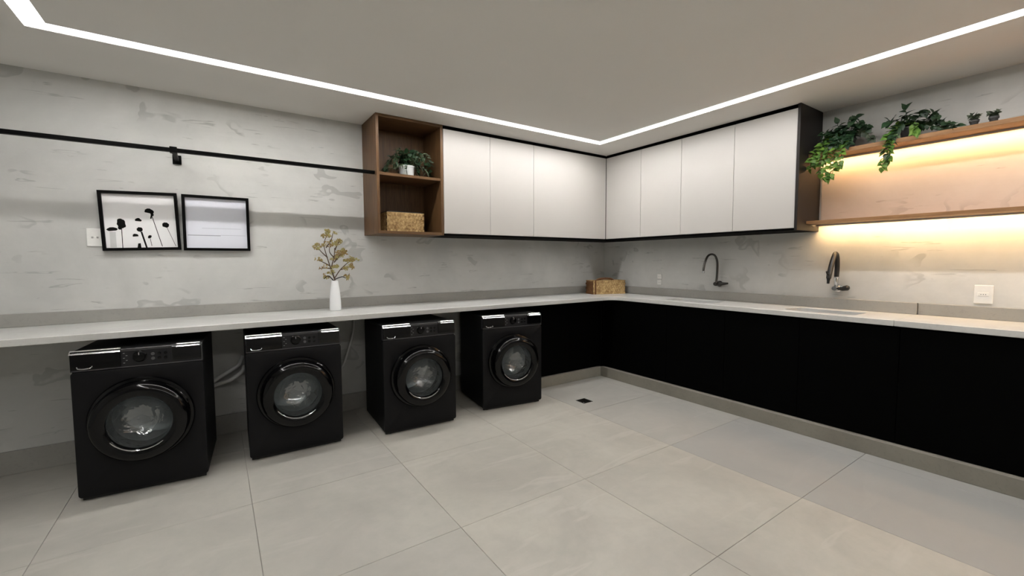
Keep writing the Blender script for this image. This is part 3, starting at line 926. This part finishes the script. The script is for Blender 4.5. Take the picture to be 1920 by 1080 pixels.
# ---------------------------------------------------------------- plants
def leaf_mesh(name, outline, fold, mat, droop=0.25):
    """outline: half outline (t along the leaf, half width); unit length; folded along the midrib"""
    bm = bmesh.new()
    mid = [bm.verts.new((0, t, -droop * t * t)) for t, wd in outline]
    L = [bm.verts.new((-wd, t, fold * wd - droop * t * t)) if wd > 0 else None for t, wd in outline]
    R = [bm.verts.new((wd, t, fold * wd - droop * t * t)) if wd > 0 else None for t, wd in outline]
    for side, flip in ((L, False), (R, True)):
        for i in range(len(outline) - 1):
            q = [mid[i], mid[i + 1], side[i + 1], side[i]]
            q = [v for v in q if v is not None]
            if len(q) >= 3:
                bm.faces.new(q[::-1] if flip else q)
    me = bpy.data.meshes.new(name); bm.to_mesh(me); bm.free()
    for p in me.polygons: p.use_smooth = True
    me.materials.append(M[mat])
    return me
HEART = [(0.0, 0.10), (0.10, 0.34), (0.30, 0.42), (0.52, 0.36), (0.76, 0.18), (1.0, 0.0)]
LANCE = [(0.0, 0.02), (0.2, 0.12), (0.45, 0.15), (0.75, 0.09), (1.0, 0.0)]
LEAF = {('heart', m): leaf_mesh('leaf', HEART, 0.25, m) for m in ('leafdark', 'leafgreen', 'leafgrey')}
LEAF.update({('lance', m): leaf_mesh('leaf', LANCE, 0.3, m, 0.5) for m in ('leafdark', 'leafgreen', 'leafgrey')})

def add_leaf(o, pos, direc, size, shape, mat, rnd, up=Vector((0, 0, 1))):
    d = Vector(direc).normalized()
    s = d.cross(up)
    if s.length < 0.05: s = d.cross(Vector((1, 0.3, 0)))
    s.normalize()
    n = s.cross(d).normalized()
    ob = bpy.data.objects.new('leaf', LEAF[(shape, mat)])
    C.objects.link(ob); ob.parent = o
    m = Matrix((s, d, n)).transposed().to_4x4()
    m = Matrix.Translation(pos) @ m @ Matrix.Rotation(rnd.uniform(-0.6, 0.6), 4, 'Y') @ Matrix.Scale(size, 4)
    ob.matrix_local = m
    return ob

def vine_plant(label, base, pot, vines, seed, extra=()):
    """base: world position of the pot foot; vines: (points relative to base, leaf material, leaf size, spacing, shape)"""
    rnd = random.Random(seed)
    o = thing('potted_plant', label, 'plant', base)
    rt, rb, ph, pm = pot
    bm = bmesh.new()
    lathe(bm, [(0.0005, 0.002), (rb, 0.0), (rb + 0.002, 0.004), (rt, ph - 0.012), (rt + 0.004, ph - 0.012), (rt + 0.004, ph), (rt - 0.006, ph), (rt - 0.008, ph - 0.02), (rb - 0.006, 0.012), (0.0005, 0.012)], 24)
    pt = done(bm, 'pot', pm, o, True)
    bm = bmesh.new()
    lathe(bm, [(rt - 0.008, ph - 0.012), (rt * 0.4, ph - 0.007), (0.0005, ph - 0.006)], 20)
    done(bm, 'soil', 'soil', pt, True)
    for pts, mat, size, step, shape in vines:
        q = spline(pts, 6)
        bm = bmesh.new()
        tube(bm, q, [0.0026 * (1 - 0.4 * i / len(q)) for i in range(len(q))], 5)
        done(bm, 'stem', 'stem', o, True)
        step *= 0.62
        acc, side = rnd.uniform(0, step), 1
        for a, b in zip(q, q[1:]):
            acc += (b - a).length
            while acc > step:
                acc -= step
                side = -side
                dv = (b - a).normalized()
                lat = dv.cross(Vector((0.8, 0.2, 0.5))).normalized() * side
                direc = lat * rnd.uniform(0.4, 1.0) + dv * rnd.uniform(0.1, 0.7) + Vector((-rnd.uniform(0.0, 0.7), rnd.uniform(-0.3, 0.3), rnd.uniform(-0.4, 0.25)))
                add_leaf(o, b, direc, size * rnd.uniform(0.7, 1.2), shape, mat, rnd, Vector((-0.6, 0, 0.8)))
        add_leaf(o, q[-1], q[-1] - q[-2], size, shape, mat, rnd, Vector((-0.6, 0, 0.8)))
    return o

SZ = 2.20
# plant beside the cabinet end: base (4.10, 1.37)
v1 = []
P0 = (0, 0, 0.085)
for pts, mat, s, st in (
    ([P0, (-0.03, 0.05, 0.13), (-0.05, 0.09, 0.10), (-0.12, 0.11, 0.02), (-0.14, 0.12, -0.08), (-0.14, 0.125, -0.17)], 'leafgreen', .044, .022),
    ([P0, (-0.05, 0.09, 0.10), (-0.11, 0.15, 0.04), (-0.15, 0.185, -0.04), (-0.155, 0.19, -0.12)], 'leafgreen', .044, .020),
    ([P0, (-0.05, 0.02, 0.11), (-0.12, 0.03, 0.03), (-0.14, 0.035, -0.07), (-0.135, 0.04, -0.16), (-0.14, 0.06, -0.22)], 'leafgreen', .044, .022),
    ([P0, (-0.06, 0.06, 0.10), (-0.12, 0.08, 0.02), (-0.145, 0.085, -0.10), (-0.14, 0.09, -0.20)], 'leafgreen', .044, .022),
    ([P0, (-0.05, -0.01, 0.10), (-0.12, -0.01, 0.02), (-0.14, -0.01, -0.06), (-0.14, 0.0, -0.13)], 'leafgreen', .042, .022),
    ([P0, (-0.02, 0.03, 0.14), (-0.04, 0.05, 0.19), (-0.05, 0.055, 0.22)], 'leafdark', .052, .022),
    ([P0, (-0.01, -0.02, 0.15), (-0.02, -0.05, 0.22), (-0.05, -0.06, 0.235), (-0.08, -0.05, 0.20)], 'leafdark', .052, .022),
    ([P0, (-0.02, -0.06, 0.14), (-0.03, -0.11, 0.17), (-0.05, -0.14, 0.13)], 'leafdark', .050, .022),
    ([P0, (-0.03, -0.07, 0.12), (-0.05, -0.13, 0.10), (-0.06, -0.17, 0.05)], 'leafgrey', .046, .022),
    ([P0, (-0.04, 0.07, 0.13), (-0.07, 0.11, 0.12), (-0.10, 0.13, 0.08)], 'leafdark', .050, .020),
    ([P0, (-0.05, 0.0, 0.13), (-0.09, 0.01, 0.11), (-0.13, 0.02, 0.04)], 'leafdark', .050, .020),
    ([P0, (-0.04, 0.04, 0.15), (-0.09, 0.05, 0.13), (-0.13, 0.06, 0.05)], 'leafdark', .050, .020),
    ([P0, (-0.03, 0.08, 0.15), (-0.06, 0.12, 0.17), (-0.09, 0.13, 0.14)], 'leafdark', .050, .020),
    ([P0, (-0.03, 0.01, 0.15), (-0.06, 0.0, 0.18), (-0.10, 0.0, 0.15)], 'leafdark', .050, .020),
    ([P0, (-0.03, -0.05, 0.16), (-0.05, -0.09, 0.20), (-0.08, -0.10, 0.17)], 'leafdark', .050, .020),
    ([P0, (-0.06, 0.10, 0.12), (-0.11, 0.13, 0.06), (-0.14, 0.15, -0.02), (-0.145, 0.16, -0.09)], 'leafgreen', .044, .020),
    ([P0, (-0.06, -0.04, 0.12), (-0.10, -0.05, 0.08), (-0.13, -0.05, 0.02)], 'leafdark', .046, .020),
):
    v1.append((pts, mat, s, st, 'heart'))
vine_plant('bushy trailing green plant on the upper shelf against the black cabinet end', (4.13, 1.37, SZ), (0.052, 0.04, 0.09, 'pot_dark'), v1, 11)
# second plant: base (4.12, 1.0)
v2 = []
for pts, mat, s, st in (
    ([P0, (-0.05, 0.05, 0.11), (-0.12, 0.08, 0.03), (-0.145, 0.09, -0.06), (-0.14, 0.10, -0.14), (-0.14, 0.105, -0.19)], 'leafgreen', .042, .020),
    ([P0, (-0.05, 0.03, 0.11), (-0.12, 0.055, 0.03), (-0.145, 0.065, -0.06), (-0.14, 0.075, -0.15)], 'leafgreen', .042, .020),
    ([P0, (-0.05, 0.02, 0.12), (-0.11, 0.04, 0.06), (-0.14, 0.06, -0.02), (-0.145, 0.08, -0.10)], 'leafdark', .046, .022),
    ([P0, (-0.02, 0.04, 0.13), (-0.05, 0.08, 0.15), (-0.08, 0.10, 0.13)], 'leafdark', .056, .022),
    ([P0, (-0.02, 0.01, 0.15), (-0.04, 0.01, 0.18), (-0.05, 0.015, 0.205)], 'leafdark', .052, .024),
    ([P0, (-0.02, -0.04, 0.13), (-0.05, -0.07, 0.165), (-0.07, -0.09, 0.16)], 'leafdark', .056, .022),
    ([P0, (-0.02, -0.08, 0.11), (-0.05, -0.13, 0.14), (-0.07, -0.15, 0.12)], 'leafdark', .056, .020),
    ([P0, (-0.03, -0.10, 0.09), (-0.06, -0.17, 0.08), (-0.08, -0.22, 0.04)], 'leafdark', .050, .020),
    ([P0, (-0.04, -0.08, 0.08), (-0.08, -0.16, 0.04), (-0.10, -0.21, 0.015), (-0.105, -0.26, 0.014)], 'leafdark', .046, .022),
    ([P0, (-0.05, -0.03, 0.10), (-0.09, -0.05, 0.05), (-0.115, -0.06, 0.02)], 'leafgreen', .044, .018),
):
    v2.append((pts, mat, s, st, 'heart'))
vine_plant('dark leaved plant on the upper shelf with one vine hanging over the edge', (4.12, 1.0, SZ), (0.05, 0.038, 0.085, 'pot_dark'), v2, 23)
# two very small plants
for lab, y, seed in (('tiny grey-green plant on the upper shelf, left of its twin', 0.665, 3), ('tiny grey-green plant on the upper shelf nearest the picture edge', 0.580, 4)):
    rnd = random.Random(seed)
    vs = []
    for k in range(7):
        a = k * 0.9
        vs.append(([(0, 0, 0.03), (0.008 * math.cos(a), 0.008 * math.sin(a), 0.045), (0.02 * math.cos(a), 0.02 * math.sin(a), 0.055 + 0.012 * rnd.random())], 'leafgrey', .022, .009, 'heart'))
    vine_plant(lab, (4.04, y, SZ), (0.020, 0.016, 0.034, 'pot_dark'), vs, seed)

# plant in the cubby
v3 = []
Q0 = (0, 0, 0.105)
rnd = random.Random(31)
for k in range(16):
    a = rnd.uniform(0, 6.28)
    rr = rnd.uniform(0.08, 0.20)
    dx, dy = rr * math.cos(a), max(-0.10, min(0.12, 0.6 * rr * math.sin(a)))
    if 0.2 < abs(dx): dx *= 0.9
    v3.append(([Q0, (dx * 0.4, dy * 0.4, 0.15 + rnd.uniform(0, 0.05)), (dx * 0.8, dy * 0.8, 0.19 + rnd.uniform(-0.05, 0.05)), (dx * 1.05, dy, 0.13 + rnd.uniform(-0.08, 0.06))], rnd.choice(('leafdark', 'leafgrey', 'leafdark')), .055, .030, rnd.choice(('lance', 'heart'))))
v3.append(([Q0, (0.06, -0.06, 0.15), (0.10, -0.08, 0.21), (0.15, -0.085, 0.20), (0.19, -0.09, 0.14)], 'leafgrey', .06, .022, 'lance'))
v3.append(([Q0, (0.06, -0.06, 0.12), (0.11, -0.09, 0.10), (0.15, -0.10, 0.05)], 'leafgrey', .05, .018, 'lance'))
v3.append(([Q0, (-0.06, -0.06, 0.10), (-0.13, -0.08, 0.06), (-0.21, -0.09, 0.05)], 'leafgrey', .04, .022, 'lance'))
vine_plant('leafy plant in a small white pot inside the wooden cubby', (1.455, 3.80, 2.102), (0.070, 0.060, 0.10, 'pot_white'), v3, 31)

# ---------------------------------------------------------------- wicker boxes
def basket(label, loc, rz, L, D, H, dark_end):
    """local: front face along +x from the origin at y=0, depth towards +y"""
    o = thing('wicker_box', label, 'basket', loc, rz)
    rows, amp = 6, 0.006
    hh = H / rows
    def wall(name, mat, p0, p1, nrm, cols):
        bm = bmesh.new()
        p0, p1, nrm = Vector(p0), Vector(p1), Vector(nrm)
        for r in range(rows):
            ring = []
            for c in range(cols * 2 + 1):
                t = c / (cols * 2)
                offv = nrm * (amp * (1 if (c // 1 + r) % 2 == 0 else -0.2))
                b = p0.lerp(p1, t) + offv
                z0 = r * hh
                ring.append([bm.verts.new((b.x, b.y, z0 + 0.0004)), bm.verts.new((b.x + nrm.x * 0.003, b.y + nrm.y * 0.003, z0 + hh / 2)), bm.verts.new((b.x, b.y, z0 + hh - 0.0004))])
            for a, b in zip(ring, ring[1:]):
                for k in range(2):
                    bm.faces.new((a[k], b[k], b[k + 1], a[k + 1]))
        return done(bm, name, mat, o, True)
    boxobj('liner', (0.004, L - 0.004, 0.004, D - 0.004, 0.0, H - 0.006), 'wicker_dark', o)
    wall('front_weave', 'wicker', (0, 0, 0), (L, 0, 0), (0, -1, 0), max(8, int(L / 0.030)))
    wall('back_weave', 'wicker', (L, D, 0), (0, D, 0), (0, 1, 0), max(8, int(L / 0.030)))
    wall('end_weave', 'wicker_dark' if dark_end else 'wicker', (0, D, 0), (0, 0, 0), (-1, 0, 0), max(5, int(D / 0.030)))
    wall('end_weave', 'wicker_dark', (L, 0, 0), (L, D, 0), (1, 0, 0), max(5, int(D / 0.030)))
    bm = bmesh.new()
    tube(bm, [(0, 0, H - 0.004), (L, 0, H - 0.004), (L, D, H - 0.004), (0, D, H - 0.004), (0, 0, H - 0.004)], 0.006, 6, False)
    done(bm, 'rim', 'wicker', o, True)
    return o
bk = basket('wicker box standing in the corner of the counter', (3.735, 3.735, CT), math.radians(-18), 0.43, 0.185, 0.165, True)
boxobj('strap', (0.018, 0.036, -0.012, -0.006, 0.0, 0.168), 'wicker_dark', bk)
bm = bmesh.new()
tube(bm, spline([(0.08, 0.08, 0.155), (0.11, 0.08, 0.178), (0.2, 0.085, 0.186), (0.29, 0.085, 0.178), (0.32, 0.085, 0.155)], 5), 0.012, 8)
done(bm, 'handle', 'wicker_dark', bk, True)
bk = basket('wicker box on the lower level of the wooden cubby', (1.262, 3.79, NZ0 + 0.024), 0.0, 0.345, 0.20, 0.175, False)
boxobj('lid_cloth', (0.006, 0.339, 0.006, 0.194, 0.169, 0.186), 'brownblack', bk, bevel=0.004)
